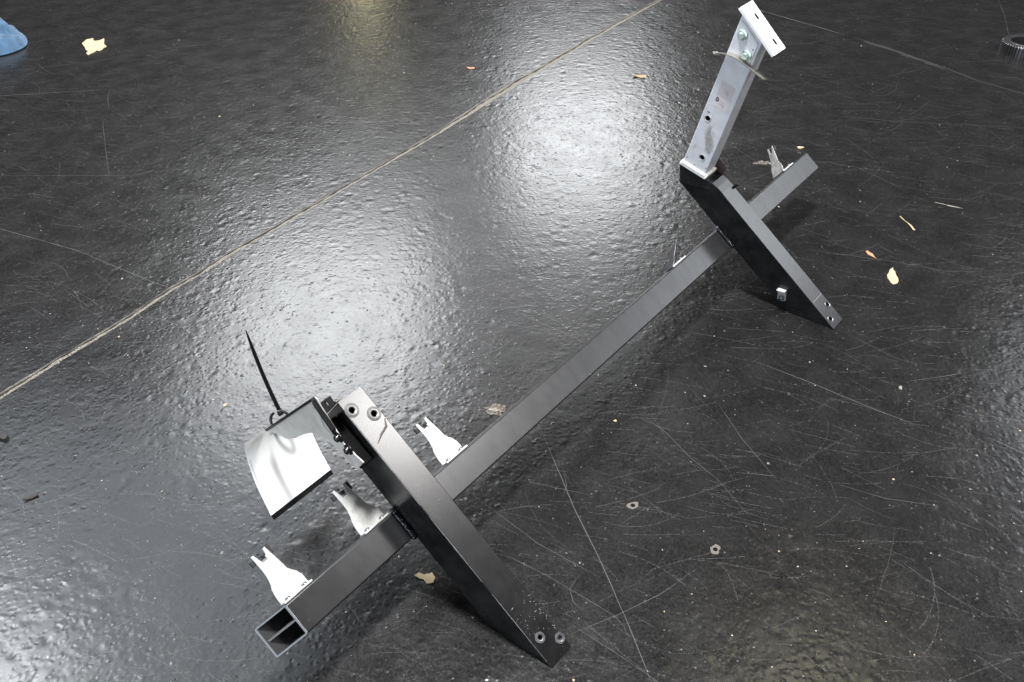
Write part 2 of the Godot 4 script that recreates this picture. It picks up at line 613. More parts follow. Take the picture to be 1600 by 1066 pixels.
	for kind in 3:
		var mm := MultiMesh.new()
		mm.transform_format = MultiMesh.TRANSFORM_3D
		mm.mesh = fl
		mm.instance_count = [600, 110, 300][kind]
		for k in mm.instance_count:
			var near_bias := pow(rng.randf(), 1.3)
			var z := lerpf(-0.75, -5.0, near_bias)
			var x := rng.randf_range(-1.0, 1.0) * (0.35 - z * 0.58)
			var s := absf(rng.randfn(0.0, 0.0011)) + 0.0006
			if rng.randf() < 0.03:
				s *= 2.4
			var b := Basis.from_euler(Vector3(rng.randfn(0, 0.2), rng.randf() * TAU, rng.randfn(0, 0.2))).scaled(Vector3(s, s * 0.6, s * rng.randf_range(0.6, 1.4)))
			mm.set_instance_transform(k, Transform3D(b, Vector3(x, 0.0004, z)))
		var mi := MultiMeshInstance3D.new()
		mi.name = numbered(root, "grit")
		mi.multimesh = mm
		mi.material_override = [M.fleck, M.scrap, M.joint_dark][kind]
		mi.set_meta("kind", "stuff")
		root.add_child(mi, true)
	# two chipped anchor holes
	for c in [Vector2(0.252, -1.302), Vector2(0.407, -1.177)]:
		anchor(root, c)
	# patches where the coating has come off
	for p in [[-0.044, -1.622, 0.026, 0.02], [0.905, -2.86, 0.028, 0.014]]:
		patch(root, Vector2(p[0], p[1]), p[2], p[3])

func ribbon_into(st: SurfaceTool, pts: Array, w: float, y: float, jit := 0.0) -> void:
	var L := []
	var R := []
	var fine := []
	for i in range(pts.size() - 1):
		var a := Vector2(pts[i][0], pts[i][1])
		var b := Vector2(pts[i + 1][0], pts[i + 1][1])
		var n := maxi(2, int(a.distance_to(b) / 0.03))
		for k in n:
			fine.append(a.lerp(b, float(k) / n) + Vector2(rng.randfn(0, 1), rng.randfn(0, 1)) * jit * 0.5)
	fine.append(Vector2(pts[-1][0], pts[-1][1]))
	for i in fine.size():
		var t: Vector2 = (fine[mini(i + 1, fine.size() - 1)] - fine[maxi(i - 1, 0)]).normalized()
		var s := Vector2(-t.y, t.x)
		var e := minf(1.0, minf(i, fine.size() - 1 - i) * 0.4 + 0.15)
		var ww := w * 0.5 * e * rng.randf_range(0.6, 1.25)
		L.append(fine[i] + s * ww)
		R.append(fine[i] - s * ww)
	for i in range(L.size() - 1):
		var a: Vector2 = L[i]
		var b: Vector2 = L[i + 1]
		var c: Vector2 = R[i + 1]
		var d: Vector2 = R[i]
		quad(st, Vector3(a.x, y, a.y), Vector3(b.x, y, b.y), Vector3(c.x, y, c.y), Vector3(d.x, y, d.y))

func ribbon(parent: Node, called: String, pts: Array, w: float, m: Material, jit: float) -> void:
	var st := begin()
	ribbon_into(st, pts, w, rng.randf_range(0.0009, 0.0016), jit)
	put(called, done(st), m, parent)

func fleck_mesh() -> ArrayMesh:
	var st := begin()
	var top := Vector3(0.1, 0.7, -0.1)
	var ring := []
	for k in 6:
		var a := TAU * k / 6.0
		var r := [1.0, 0.7, 1.1, 0.8, 1.2, 0.75][k] as float
		ring.append(Vector3(cos(a) * r, 0, -sin(a) * r))
	for k in 6:
		tri(st, top, ring[k], ring[(k + 1) % 6])
	return done(st)

func blob(r0: float, r1: float, n: int, jag: float) -> PackedVector2Array:
	var o := PackedVector2Array()
	for k in n:
		var a := TAU * k / n
		var r := 1.0 + rng.randf_range(-jag, jag)
		o.append(Vector2(cos(a) * r0 * r, sin(a) * r1 * r))
	return o

func flat_poly(o: PackedVector2Array, y0: float, y1: float) -> ArrayMesh:
	var st := begin()
	prism_into(st, o, y0, y1, 0.0)
	return done(st)

# x,y of the outline become x,-z of the floor; thickness upward
const LIE := Basis(Vector3(1, 0, 0), Vector3(0, 0, -1), Vector3(0, 1, 0))

func anchor(root: Node3D, c: Vector2) -> void:
	var n := 26
	var st := begin()
	for k in n:
		var a0 := TAU * k / n
		var a1 := TAU * (k + 1) / n
		var ro0 := 0.0098 * (1.0 + 0.2 * sin(a0 * 2.0 + c.x * 9.0) + 0.08 * sin(a0 * 3.0 + c.x * 40.0) + 0.07 * sin(a0 * 5.0 + c.x * 21.0) + 0.04 * sin(a0 * 9.0))
		var ro1 := 0.0098 * (1.0 + 0.2 * sin(a1 * 2.0 + c.x * 9.0) + 0.08 * sin(a1 * 3.0 + c.x * 40.0) + 0.07 * sin(a1 * 5.0 + c.x * 21.0) + 0.04 * sin(a1 * 9.0))
		var P := [Vector3(cos(a0) * ro0, 0.0006, sin(a0) * ro0), Vector3(cos(a1) * ro1, 0.0006, sin(a1) * ro1), Vector3(cos(a1) * 0.0058, 0.0011, sin(a1) * 0.0058), Vector3(cos(a0) * 0.0058, 0.0011, sin(a0) * 0.0058)]
		quad(st, P[0], P[3], P[2], P[1])
		var Q0 := Vector3(cos(a0) * 0.0044, 0.0008, sin(a0) * 0.0044)
		var Q1 := Vector3(cos(a1) * 0.0044, 0.0008, sin(a1) * 0.0044)
		quad(st, P[3], Q0, Q1, P[2])
	var rim := put("anchor_rim", done(st), M.anchor_grey, root, Transform3D(Basis().scaled(Vector3.ONE * 1.15), Vector3(c.x, 0, c.y)))
	put("hole_shade", lathe([Vector2(0.0045, 0.0007), Vector2(0.004, 0.0011), Vector2(0.0016, 0.0008), Vector2(0, 0.0008)], 16), M.dull_black, rim)  # black disc painting in the shade down the hole

func patch(root: Node3D, c: Vector2, rx: float, rz: float) -> void:
	var o := blob(rx, rz, 22, 0.35)
	put("bare_patch", flat_poly(o, 0.0004, 0.0011), M.rust, root, Transform3D(LIE, Vector3(c.x, 0, c.y)))
	for k in 6:
		var q := c + Vector2(rng.randfn(0, rx * 0.8), rng.randfn(0, rz * 0.8))
		put("coating_flake", flat_poly(blob(rng.randf_range(0.003, 0.009), rng.randf_range(0.002, 0.006), 9, 0.3), 0.0012, 0.0024), M.concrete_pale if k % 2 else M.scuff_pale, root, Transform3D(LIE.rotated(Vector3(1, 0, 0), rng.randfn(0, 0.12)), Vector3(q.x, 0.0004, q.y)))

# ---------------------------------------------------------------- the steel frame
# axes of the frame: x along the crossbar, y out of the legs' upper faces, z down along the legs
const U := Vector3(0.64338987, 0.00823875, -0.76555966)
const N := Vector3(0.46581812, 0.78942391, 0.39997735)
const V := Vector3(0.60758565, -0.61389155, 0.50401919)
const AT := Vector3(-0.41147826, 0.16838866, -0.95376378)
const BAR_L := 2.109
const BAR_W := 0.0644
const BAR_H := 0.055
const X1 := 0.271
const X2 := 1.544
const LEG_W := 0.0603
const H1 := 0.0999
const H2 := 0.0861

# plane across the bar: outline x -> down the leg (z), outline y -> y, thickness -> -x
func across(x: float) -> Transform3D:
	return Transform3D(Basis(Vector3(0, 0, 1), Vector3(0, 1, 0), Vector3(-1, 0, 0)), Vector3(x, 0, 0))

func csg_part(called: String, mesh: Mesh, m: Material, parent: Node3D, xf: Transform3D, cuts: Array) -> CSGCombiner3D:
	var c := CSGCombiner3D.new()
	c.name = numbered(parent, called)
	c.transform = xf
	var body := CSGMesh3D.new()
	body.mesh = mesh
	body.material = m
	c.add_child(body)
	for k in cuts:
		if k is CSGPrimitive3D:
			k.operation = CSGShape3D.OPERATION_SUBTRACTION
			c.add_child(k)
	parent.add_child(c, true)
	return c

func bore(at: Vector3, axis: Vector3, r: float, h: float, m: Material) -> CSGCylinder3D:
	var k := CSGCylinder3D.new()
	k.radius = r
	k.height = h
	k.sides = 28
	k.smooth_faces = false
	k.material = m
	var q := Quaternion(Vector3.UP, axis.normalized())
	k.transform = Transform3D(Basis(q), at)
	return k

func v2(a: Array) -> Array:
	var r := []
	for p in a:
		r.append(Vector2(p[0], p[1]))
	return r

func build_frame() -> void:
	var root := Node3D.new()
	root.name = "steel_frame"
	add_child(root, true)
	root.transform = Transform3D(Basis(U, N, V), AT)
	tag(root, "black welded steel frame with a long crossbar, two slanting legs and a white post", "metal frame")

	crossbar(root)
	# near leg
	var o1 := v2([[-0.2235, 0.012], [-0.2235, H1], [0.405, H1], [0.405, 0.0972], [0.279, 0.0], [-0.205, 0.0]])
	var cuts := []
	for p in [[0.285, -0.197, 0.0062], [0.316, -0.167, 0.0062], [0.291, 0.35, 0.0047]]:
		cuts.append(bore(Vector3(p[1], H1, p[0] * -1.0 + X1 + LEG_W), Vector3.UP, p[2], 0.11, M.black_matte))
	var leg := csg_part("leg", prism(o1, 0.0, LEG_W, 0.0018), M.black_paint, root, across(X1 + LEG_W), cuts)
	var to_leg := across(X1 + LEG_W).affine_inverse()
	for p in [[0.285, -0.197, 0.0062, 0.0145], [0.316, -0.167, 0.0062, 0.0145]]:
		put("bushing", lathe([Vector2(p[2], -0.004), Vector2(p[2], 0.0006), Vector2(p[2] + 0.0015, 0.0012), Vector2(p[3] - 0.005, 0.0011), Vector2(p[3], 0.00015)], 32), M.bush, leg, to_leg * Transform3D(Basis(), Vector3(p[0], H1, p[1])))
	for p in [[0.291, 0.35], [0.322, 0.379]]:
		put("bushing", lathe([Vector2(0.0047, -0.006), Vector2(0.0047, 0.0016), Vector2(0.0066, 0.0022), Vector2(0.0074, 0.0006), Vector2(0.0084, 0.0006), Vector2(0.0092, 0.0018), Vector2(0.0102, 0.0018), Vector2(0.0108, 0.0002)], 32), M.ring_steel, leg, to_leg * Transform3D(Basis(), Vector3(p[0], H1, p[1])))
	put("screw", lathe([Vector2(0.0046, 0.0004), Vector2(0.0036, 0.0014), Vector2(0.0022, 0.0012), Vector2(0.002, -0.001), Vector2(0, -0.001)], 6), M.black_gloss, leg, to_leg * Transform3D(Basis(), Vector3(0.322, H1, 0.379)))
	# worn paint round the foot
	var st := begin()
	for k in 70:
		var z := rng.randfn(0.315, 0.022)
		var x := rng.randf_range(X1 + 0.004, X1 + LEG_W - 0.003)
		if k < 30:
			x = X1 + LEG_W - rng.randf_range(0.001, 0.006)
			z = rng.randf_range(0.28, 0.375)
		var s := absf(rng.randfn(0, 0.0007)) + 0.0003
		var a := rng.randf() * TAU
		var d := Vector3(cos(a), 0, sin(a)) * s * rng.randf_range(1.0, 3.0)
		var e := Vector3(-sin(a), 0, cos(a)) * s * 0.5
		var c := Vector3(x, H1 + 0.0004, z)
		quad(st, c - d, c + e, c + d * 0.8, c - e)
	var chips := put("paint_chips", done(st), M.worn, leg, to_leg)
	chips.set_meta("kind", "stuff")
	for e in [[-0.2, 0.02], [0.045, 0.2], [0.23, 0.39]]:  # pale steel lines paint in the highlight along the leg's upper edge
		put("edge_highlight", tube([Vector3(X1 + 0.0007, H1 - 0.0007, e[0]), Vector3(X1 + 0.0006, H1 - 0.0006, lerpf(e[0], e[1], 0.5)), Vector3(X1 + 0.0007, H1 - 0.0007, e[1])], [0.0003, 0.0006, 0.0003], 6), M.edge_steel, leg, to_leg)
	# crease mark across the upper end
	st = begin()
	tube_into(st, [Vector3(X1 + 0.012, H1 + 0.0001, -0.118), Vector3(X1 + 0.03, H1 + 0.0001, -0.128), Vector3(X1 + 0.048, H1 + 0.0001, -0.134), Vector3(X1 + LEG_W - 0.004, H1 + 0.0001, -0.148)], [0.0008, 0.0026, 0.003, 0.001], 6, 0.14)
	put("dirt_mark", done(st), M.dirt, leg, to_leg)
	# thin raised panel shaping the weld's reflection into the leg's side
	put("weld_reflection", prism(v2([[-0.013, 0.012], [-0.013, 0.088], [0.062, 0.088], [0.062, 0.012]]), 0.0, 0.0008, 0.0002), M.black_paint, leg, to_leg * across(X1 + 0.0004))

	# far leg, its upper end folded level to carry the post
	var o2 := v2([[-0.207, 0.042], [-0.125, 0.0748], [-0.108, 0.0815], [-0.09, 0.0857], [-0.07, 0.0868], [-0.05, H2], [0.404, H2], [0.404, 0.0805], [0.301, 0.0], [-0.168, 0.0]])
	cuts = []
	for p in [[1.591, 0.347, 0.0062], [1.562, 0.379, 0.0062]]:
		cuts.append(bore(Vector3(p[1], H2, p[0] * -1.0 + X2 + LEG_W), Vector3.UP, p[2], 0.08, M.black_matte))
	var leg2 := csg_part("leg", prism(o2, 0.0, LEG_W, 0.0014), M.black_paint, root, across(X2 + LEG_W), cuts)
	var to_leg2 := across(X2 + LEG_W).affine_inverse()
	for p in [[1.591, 0.347], [1.562, 0.379]]:
		put("bushing", lathe([Vector2(0.0062, -0.006), Vector2(0.0062, 0.0008), Vector2(0.0085, 0.0016), Vector2(0.0105, 0.0002)], 28), M.ring_steel, leg2, to_leg2 * Transform3D(Basis(), Vector3(p[0], H2, p[1])))
	put("foot_seam", box(Vector3(0.004, H2 - 0.001, -0.0008), Vector3(LEG_W - 0.003, H2 + 0.0005, 0.0006)), M.worn, leg2, to_leg2 * Transform3D(Basis(), Vector3(X2, 0, 0.314)))
	# folded gusset under the flange
	put("gusset", prism(v2([[-0.2065, 0.0405], [-0.1672, 0.001], [-0.118, 0.046], [-0.078, 0.078], [-0.098, 0.0838], [-0.125, 0.0735]]), 0.0, 0.004, 0.0012), M.black_paint, leg2, to_leg2 * across(X2 + 0.0006) * Transform3D(Basis(Vector3(1, 0, 0), -0.05), Vector3(0, 0, 0.0)))
	put("rear_tab", prism(v2([[-0.17, 0.05], [-0.158, 0.1], [-0.149, 0.106], [-0.128, 0.106], [-0.118, 0.1], [-0.108, 0.08], [-0.1, 0.05]]), 0.0, 0.003, 0.0008), M.tab_brown, leg2, to_leg2 * across(X2 + LEG_W + 0.0034))
	put("rear_clip", box(Vector3(0, 0.08, -0.066), Vector3(0.006, 0.098, -0.058), 0.001), M.black_matte, leg2, to_leg2 * Transform3D(Basis(), Vector3(X2 + LEG_W + 0.0005, 0, 0)))
	# bright clip bolted to the side of the far leg
	var clip := put("clip", prism(v2([[0.231, 0.031], [0.249, 0.047], [0.27, 0.025], [0.266, 0.017], [0.252, 0.008]]), 0.0, 0.0025, 0.0006), M.bracket_grey, root, across(X2 - 0.0006))
	put("tab", prism(v2([[0.2285, 0.0335], [0.2465, 0.0495], [0.2485, 0.0475], [0.2305, 0.0315]]), 0.0, 0.014, 0.0004), M.bracket_white, clip)  # paler than its clip, painting in the light on its upward face
	put("bolt", lathe([Vector2(0.0085, 0.0), Vector2(0.0085, 0.0018), Vector2(0.0055, 0.002), Vector2(0.005, 0.006), Vector2(0.003, 0.007), Vector2(0, 0.007)], 18), M.ring_steel, clip, Transform3D(Basis(Vector3(1, 0, 0), PI / 2), Vector3(0.256, 0.021, 0.0025)))

	# welds between the bar and the legs
	put("weld_bead", weld(Vector3(X1 - 0.004, 0.004, -0.007), Vector3(X1 - 0.004, 0.004, 0.068), 0.0062, 15), M.weld, root)
	put("weld_bead", weld(Vector3(X2 - 0.004, 0.004, -0.006), Vector3(X2 - 0.004, 0.004, 0.066), 0.0056, 15), M.weld, root)
	put("weld_bead", weld(Vector3(X1 + LEG_W + 0.002, 0.002, -0.002), Vector3(X1 + LEG_W + 0.002, 0.002, 0.064), 0.004, 12), M.weld, root)
	put("weld_bead", weld(Vector3(X2 + LEG_W + 0.002, 0.002, -0.002), Vector3(X2 + LEG_W + 0.002, 0.002, 0.064), 0.004, 12), M.weld, root)

	# five bright brackets along the upper side of the bar
	mount(root, -0.001, 0)
	mount(root, 0.193, 0)
	mount(root, 0.423, 0)
	mount(root, 1.308, 1)
	mount(root, 1.956, 2)

	post(root)
	hook_plate(root)

func crossbar(root: Node3D) -> void:
	# two chambers side by side; the near end is cut at an angle
	var st := begin()
	var r := 0.0035
	var outer := []
	for c in [[r, -r, PI / 2], [r, -BAR_H + r, PI], [BAR_W - r, -BAR_H + r, -PI / 2], [BAR_W - r, -r, 0.0]]:
		for k in 4:
			var a: float = c[2] + (PI / 2) * k / 3.0
			outer.append(Vector2(c[0] + cos(a) * r, c[1] + sin(a) * r))
	var t := 0.003
	var wall := [Vector2(t, -t), Vector2(t, -BAR_H + t), Vector2(BAR_W - t, -BAR_H + t), Vector2(BAR_W - t, -t)]
	var slope := 0.0539 / BAR_H
	var X := func(p: Vector2, far_end: bool) -> Vector3: return Vector3(BAR_L if far_end else slope * p.y, p.y, p.x)
	var n := outer.size()
	st.set_smooth_group(1)
	for i in n:
		var a: Vector2 = outer[i]
		var b: Vector2 = outer[(i + 1) % n]
		st.set_smooth_group(1 if i % 4 != 3 else -1)
		quad(st, X.call(a, false), X.call(b, false), X.call(b, true), X.call(a, true))
	st.set_smooth_group(-1)
	for far_end in [false, true]:
		for i in n:
			var a: Vector2 = outer[i]
			var b: Vector2 = outer[(i + 1) % n]
			var wa: Vector2 = wall[i / 4]
			var wb: Vector2 = wall[((i + 1) % n) / 4]
			if far_end:
				quad(st, X.call(a, true), X.call(b, true), X.call(wb, true), X.call(wa, true))
			else:
				quad(st, X.call(a, false), X.call(wa, false), X.call(wb, false), X.call(b, false))
	var bar := put("crossbar", done(st), M.bar_steel, root)
	st = begin()
	for i in 4:
		var a: Vector2 = wall[i]
		var b: Vector2 = wall[(i + 1) % 4]
		quad(st, X.call(a, false), X.call(a, true), X.call(b, true), X.call(b, false))
	quad(st, X.call(wall[0], true) - Vector3(0.004, 0, 0), X.call(wall[1], true) - Vector3(0.004, 0, 0), X.call(wall[2], true) - Vector3(0.004, 0, 0), X.call(wall[3], true) - Vector3(0.004, 0, 0))
	put("bore_shade", done(st), M.black_matte, bar)  # inner walls coloured black to paint in the shade inside the tube
	# wall between the chambers
	st = begin()
	var z0 := BAR_W * 0.5 - 0.0018
	var z1 := BAR_W * 0.5 + 0.0018
	var A := [Vector2(z0, -BAR_H + t), Vector2(z1, -BAR_H + t), Vector2(z1, -t), Vector2(z0, -t)]
	for i in 4:
		var a: Vector2 = A[i]
		var b: Vector2 = A[(i + 1) % 4]
		quad(st, X.call(a, false) + Vector3(0.003, 0, 0), X.call(b, false) + Vector3(0.003, 0, 0), X.call(b, true), X.call(a, true))
	quad(st, X.call(A[0], false) + Vector3(0.003, 0, 0), X.call(A[3], false) + Vector3(0.003, 0, 0), X.call(A[2], false) + Vector3(0.003, 0, 0), X.call(A[1], false) + Vector3(0.003, 0, 0))
	put("chamber_wall", done(st), M.wall_steel, bar)
	# worn bright edge of the near end
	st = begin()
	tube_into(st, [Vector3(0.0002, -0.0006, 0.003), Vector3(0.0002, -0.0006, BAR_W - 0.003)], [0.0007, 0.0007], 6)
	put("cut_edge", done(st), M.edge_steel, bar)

func mount(root: Node3D, x: float, kind: int) -> void:
	var o := Node3D.new()
	o.name = numbered(root, "bracket")
	root.add_child(o, true)
	o.position = Vector3(x, 0, 0)
	# base plate on the bar's upper side
	put("base_plate", box(Vector3(0.002, -0.03, -0.0042), Vector3(0.065, -0.0012, -0.0003), 0.0007), M.bracket_white, o)
	for rx in [0.014, 0.052]:
		put("rivet", lathe([Vector2(0.0062, 0.0), Vector2(0.0055, 0.0025), Vector2(0.003, 0.0042), Vector2(0, 0.0045)], 16), M.ring_steel, o, Transform3D(Basis(Vector3(1, 0, 0), -PI / 2), Vector3(rx, -0.011, -0.0042)))
	var arm := v2([[0.0015, 0.002], [0.002, 0.02], [0.004, 0.033], [0.009, 0.044], [0.012, 0.058], [0.0125, 0.072], [0.0112, 0.103], [0.0165, 0.1025], [0.0225, 0.0815], [0.033, 0.0815], [0.0325, 0.089], [0.0355, 0.0905], [0.0365, 0.1015], [0.042, 0.103], [0.0485, 0.06], [0.05, 0.047], [0.054, 0.04], [0.0595, 0.033], [0.064, 0.021], [0.0645, 0.002]])
	var xf := Transform3D(Basis(Vector3(1, 0, 0), Vector3(0, 0, -1), Vector3(0, 1, 0)), Vector3(0, -0.0225, 0))
	if kind > 0:
		# the other hand: narrow arm folded back over its own base
		var d := Vector3(0.884, 0, -0.468) if kind == 1 else Vector3(0.6, 0, -0.8)
		var b := Basis(Vector3(0, 0.5 if kind == 1 else 0.72, 0), d, Vector3(0, 1, 0).cross(d))
		xf = Transform3D(b, Vector3(-0.003, -0.033 if kind == 1 else -0.046, -0.001))
	var a := put("arm", prism(arm, -0.0013, 0.0013, 0.0005), M.bracket_white if kind == 0 else (M.bracket_steel if kind == 2 else M.ring_steel), o, xf)
	# rubber grommet caught in the fork
	var st := begin()
	box_into(st, Vector3(0.0165, 0.083, -0.007), Vector3(0.034, 0.094, -0.0018), 0.001)
	box_into(st, Vector3(0.004, 0.086, -0.008), Vector3(0.012, 0.097, -0.0015), 0.0012)
	box_into(st, Vector3(0.044, 0.084, -0.008), Vector3(0.0505, 0.102, -0.0015), 0.0012)
	box_into(st, Vector3(0.006, 0.088, -0.0065), Vector3(0.048, 0.092, -0.003), 0.0006)
	for q in [[0.02, 0.085, 0.0], [0.027, 0.09, 0.001], [0.024, 0.097, -0.002]]:
		box_into(st, Vector3(q[0], q[1], q[2] - 0.006), Vector3(q[0] + 0.0045, q[1] + 0.004, q[2]), 0.0008)
	put("grommet", done(st), M.black_matte, a)
	put("pin", box(Vector3(0.022, 0.0815, -0.004), Vector3(0.0325, 0.0855, 0.0006), 0.0005), M.ring_steel, a)

func post(root: Node3D) -> void:
	# own axes: x across the wide face, y up the post, z towards the camera's side
	var v1 := Vector3(0, 0.38021708, 0.92489728)
	var pp := Vector3(0, 0.92489728, -0.38021708)
	var xf := Transform3D(Basis(v1, pp, Vector3(-1, 0, 0)), Vector3(1.5394, 0.0812, -0.1316))
	var W := 0.0665
	var cuts := []
	for p in [[-0.060, 0.154], [-0.033, 0.044]]:
		cuts.append(bore(Vector3(p[0], p[1], -0.006), Vector3(0, 0, 1), 0.0072, 0.05, M.black_matte))
	var body := csg_part("post", prism(v2([[-0.079, 0.0], [-0.006, 0.0], [-0.006, 0.405], [-0.079, 0.443]]), -0.060, -0.006, 0.002), M.post_paint, root, xf, cuts)
	for p in [[-0.060, 0.154], [-0.033, 0.044]]:
		put("hole_rim", lathe([Vector2(0.0071, -0.004), Vector2(0.0071, 0.0005), Vector2(0.0085, 0.0009), Vector2(0.0105, 0.0001)], 28), M.bracket_grey, body, Transform3D(Basis(Vector3(1, 0, 0), PI / 2), Vector3(p[0], p[1], -0.006)))
	put("flange", prism(v2([[-0.0849, -0.008], [0.0, -0.008], [0.0, 0.0], [-0.0849, 0.0]]), -W, 0.0, 0.0012), M.plate_white, root, xf)
	# scaly weld at the foot of the post
	put("foot_weld", weld(Vector3(-0.081, 0.001, -0.004), Vector3(-0.004, 0.001, -0.004), 0.0048, 13), M.weld_white, body)
	put("foot_weld", weld(Vector3(-0.003, 0.001, -0.006), Vector3(-0.003, 0.001, -0.062), 0.0048, 10), M.weld_white, body)
	# top plate, parallel to the legs, with two slots
	var d := Vector2(0.123, -0.064).normalized()
	var bas := Basis(Vector3(d.x, d.y, 0), Vector3(-d.y, d.x, 0), Vector3(0, 0, 1))
	var cap_cuts := []
	for q in [[0.038, -0.034], [0.112, -0.036]]:
		for s in [-0.0045, 0.0, 0.0045]:
			cap_cuts.append(bore(Vector3(q[0] + s, 0, q[1] + 0.0), Vector3.UP, 0.0046, 0.03, M.black_matte))
	csg_part("top_plate", box(Vector3(0, -0.009, -0.061), Vector3(0.139, 0.0, 0.0), 0.0012), M.plate_white, root, xf * Transform3D(bas, Vector3(-0.0868, 0.4565, 0.001)), cap_cuts)
	put("top_weld", weld(Vector3(-0.077, 0.4415, -0.0055), Vector3(-0.01, 0.4065, -0.0055), 0.0034, 14), M.post_paint, body)
	# overlay plate held by two flanged bolts
	var over := put("cover_plate", prism(v2([[-0.0765, 0.336], [-0.0765, 0.425], [-0.0735, 0.428], [-0.058, 0.4215], [-0.014, 0.3965], [-0.0125, 0.392], [-0.0125, 0.332]]), -0.006, -0.0032, 0.0006), M.post_paint, body)
	for q in [[-0.057, 0.397], [-0.028, 0.357]]:
		var hexes := begin()
		lathe_into(hexes, [Vector2(0.0138, 0.0), Vector2(0.0138, 0.0012), Vector2(0.012, 0.0026), Vector2(0.0085, 0.0034), Vector2(0, 0.0034)], 28, Transform3D(), true)
		prism_into(hexes, PackedVector2Array(hexagon(0.0088, 0.3)), -0.001, 0.0, 0.0)
		var b := put("bolt", lathe([Vector2(0.0138, 0.0), Vector2(0.0138, 0.0012), Vector2(0.012, 0.0026), Vector2(0.0088, 0.0034), Vector2(0, 0.0034)], 28), M.zinc, body, Transform3D(Basis(Vector3(1, 0, 0), PI / 2), Vector3(q[0], q[1], -0.0032)))
		put("bolt_head", prism(hexagon(0.0086, 0.3), 0.0032, 0.0105, 0.0012), M.zinc, body, Transform3D(Basis(), Vector3(q[0], q[1], -0.0032)))
		b.set_meta("label", "greenish flanged bolt on the post")
	# thin bent strap gripping the post
	var st := begin()
	var pts := []
	for k in 25:
		var t := k / 24.0
		var c := lerpf(-0.104, 0.036, t)
		pts.append([c, 0.3225 + 0.016 * sin(t * PI * 1.15) * (1.0 - 0.4 * t) + 0.004 * t, lerpf(0.012, 0.004, t) + 0.016 * sin(t * PI)])
	for k in range(24):
		var a: Array = pts[k]
		var b: Array = pts[k + 1]
		var th := 0.0021
		var za0 := -0.03 if a[0] < -0.081 or a[0] > -0.004 else -0.0055
		var zb0 := -0.03 if b[0] < -0.081 or b[0] > -0.004 else -0.0055
		za0 = minf(za0, zb0) if absf(za0 - zb0) < 1e-6 else -0.0055
		zb0 = za0
		var lift := -0.36
		var P := func(q: Array, z: float, top: float) -> Vector3: return Vector3(q[0], q[1] + top - (z + 0.0055) * lift, z)
		var za: float = -0.0055 + a[2]
		var zb: float = -0.0055 + b[2]
		quad(st, P.call(a, za0, th), P.call(a, za, th), P.call(b, zb, th), P.call(b, zb0, th))
		quad(st, P.call(a, za0, 0.0), P.call(b, zb0, 0.0), P.call(b, zb, 0.0), P.call(a, za, 0.0))
		quad(st, P.call(a, za, 0.0), P.call(b, zb, 0.0), P.call(b, zb, th), P.call(a, za, th))
	put("strap", done(st), M.strap_brass, body)
	put("strap_eye", tube([Vector3(-0.094, 0.3245, -0.004), Vector3(-0.104, 0.3225, 0.002), Vector3(-0.111, 0.3215, -0.004), Vector3(-0.104, 0.3225, -0.01), Vector3(-0.094, 0.3245, -0.006)], [0.0022, 0.0026, 0.0026, 0.0026, 0.0022], 8, 0.8), M.strap_brass, body)
	# sticker with an emblem and rows of small print
	var sk := put("sticker", box(Vector3(-0.0625, 0.1945, -0.006), Vector3(-0.0195, 0.2655, -0.00575)), M.sticker_pale, body)
	put("sticker_panel", box(Vector3(-0.0625, 0.2265, -0.00575), Vector3(-0.0215, 0.2655, -0.00555)), M.sticker, sk)
	put("emblem", prism(v2([[-0.0605, 0.2125], [-0.0595, 0.2205], [-0.0555, 0.2215], [-0.0515, 0.2185], [-0.0505, 0.2125], [-0.054, 0.2095], [-0.058, 0.2095]]), -0.00575, -0.0055), M.print_dark, sk)
	put("emblem_centre", prism(v2([[-0.0572, 0.2135], [-0.057, 0.2175], [-0.0545, 0.2172], [-0.0535, 0.214]]), -0.0055, -0.00535), M.sticker_pale, sk)
	for rw in [[-0.0462, 0.205, 0.2135], [-0.041, 0.203, 0.2105], [-0.041, 0.212, 0.216], [-0.0355, 0.2, 0.212], [-0.0435, 0.239, 0.246], [-0.038, 0.236, 0.25], [-0.0345, 0.236, 0.245]]:
		var y: float = rw[1]
		var row := begin()
		while y < rw[2]:
			var l := rng.randf_range(0.0006, 0.0014)
			box_into(row, Vector3(rw[0], y, -0.0056), Vector3(rw[0] + rng.randf_range(0.0011, 0.0017), minf(y + l, rw[2]), -0.0053))
			y += l + 0.0005
		var pr := put("small_print", done(row), M.print_faint, sk)
		pr.set_meta("kind", "stuff")
	# punch marks and smudges of grease
	for q in [[-0.073, 0.021], [-0.045, 0.012], [-0.012, 0.021], [-0.066, 0.171], [-0.063, 0.171], [-0.019, 0.3775]]:
		put("punch_mark", lathe([Vector2(0.0019, 0.0), Vector2(0.0015, 0.0004), Vector2(0, 0.0004)], 10), M.print_dark, body, Transform3D(Basis(Vector3(1, 0, 0), PI / 2), Vector3(q[0], q[1], -0.006 if q[1] < 0.3 else -0.0032)))
	for q in [[-0.044, 0.127, 0.005, 0.014], [-0.044, 0.12, 0.008, 0.024], [-0.036, 0.1, 0.009, 0.018], [-0.034, 0.104, 0.013, 0.03], [-0.022, 0.08, 0.009, 0.012], [-0.026, 0.07, 0.005, 0.009], [-0.028, 0.085, 0.012, 0.026], [-0.02, 0.066, 0.004, 0.006], [-0.064, 0.06, 0.004, 0.008]]:
		put("smudge", flat_poly(blob(q[2], q[3], 18, 0.28), 0.0, 0.0002), M.smudge, body, Transform3D(Basis(), Vector3(q[0], q[1], -0.00595 + 0.0003 * rng.randf_range(0.3, 1.0))))

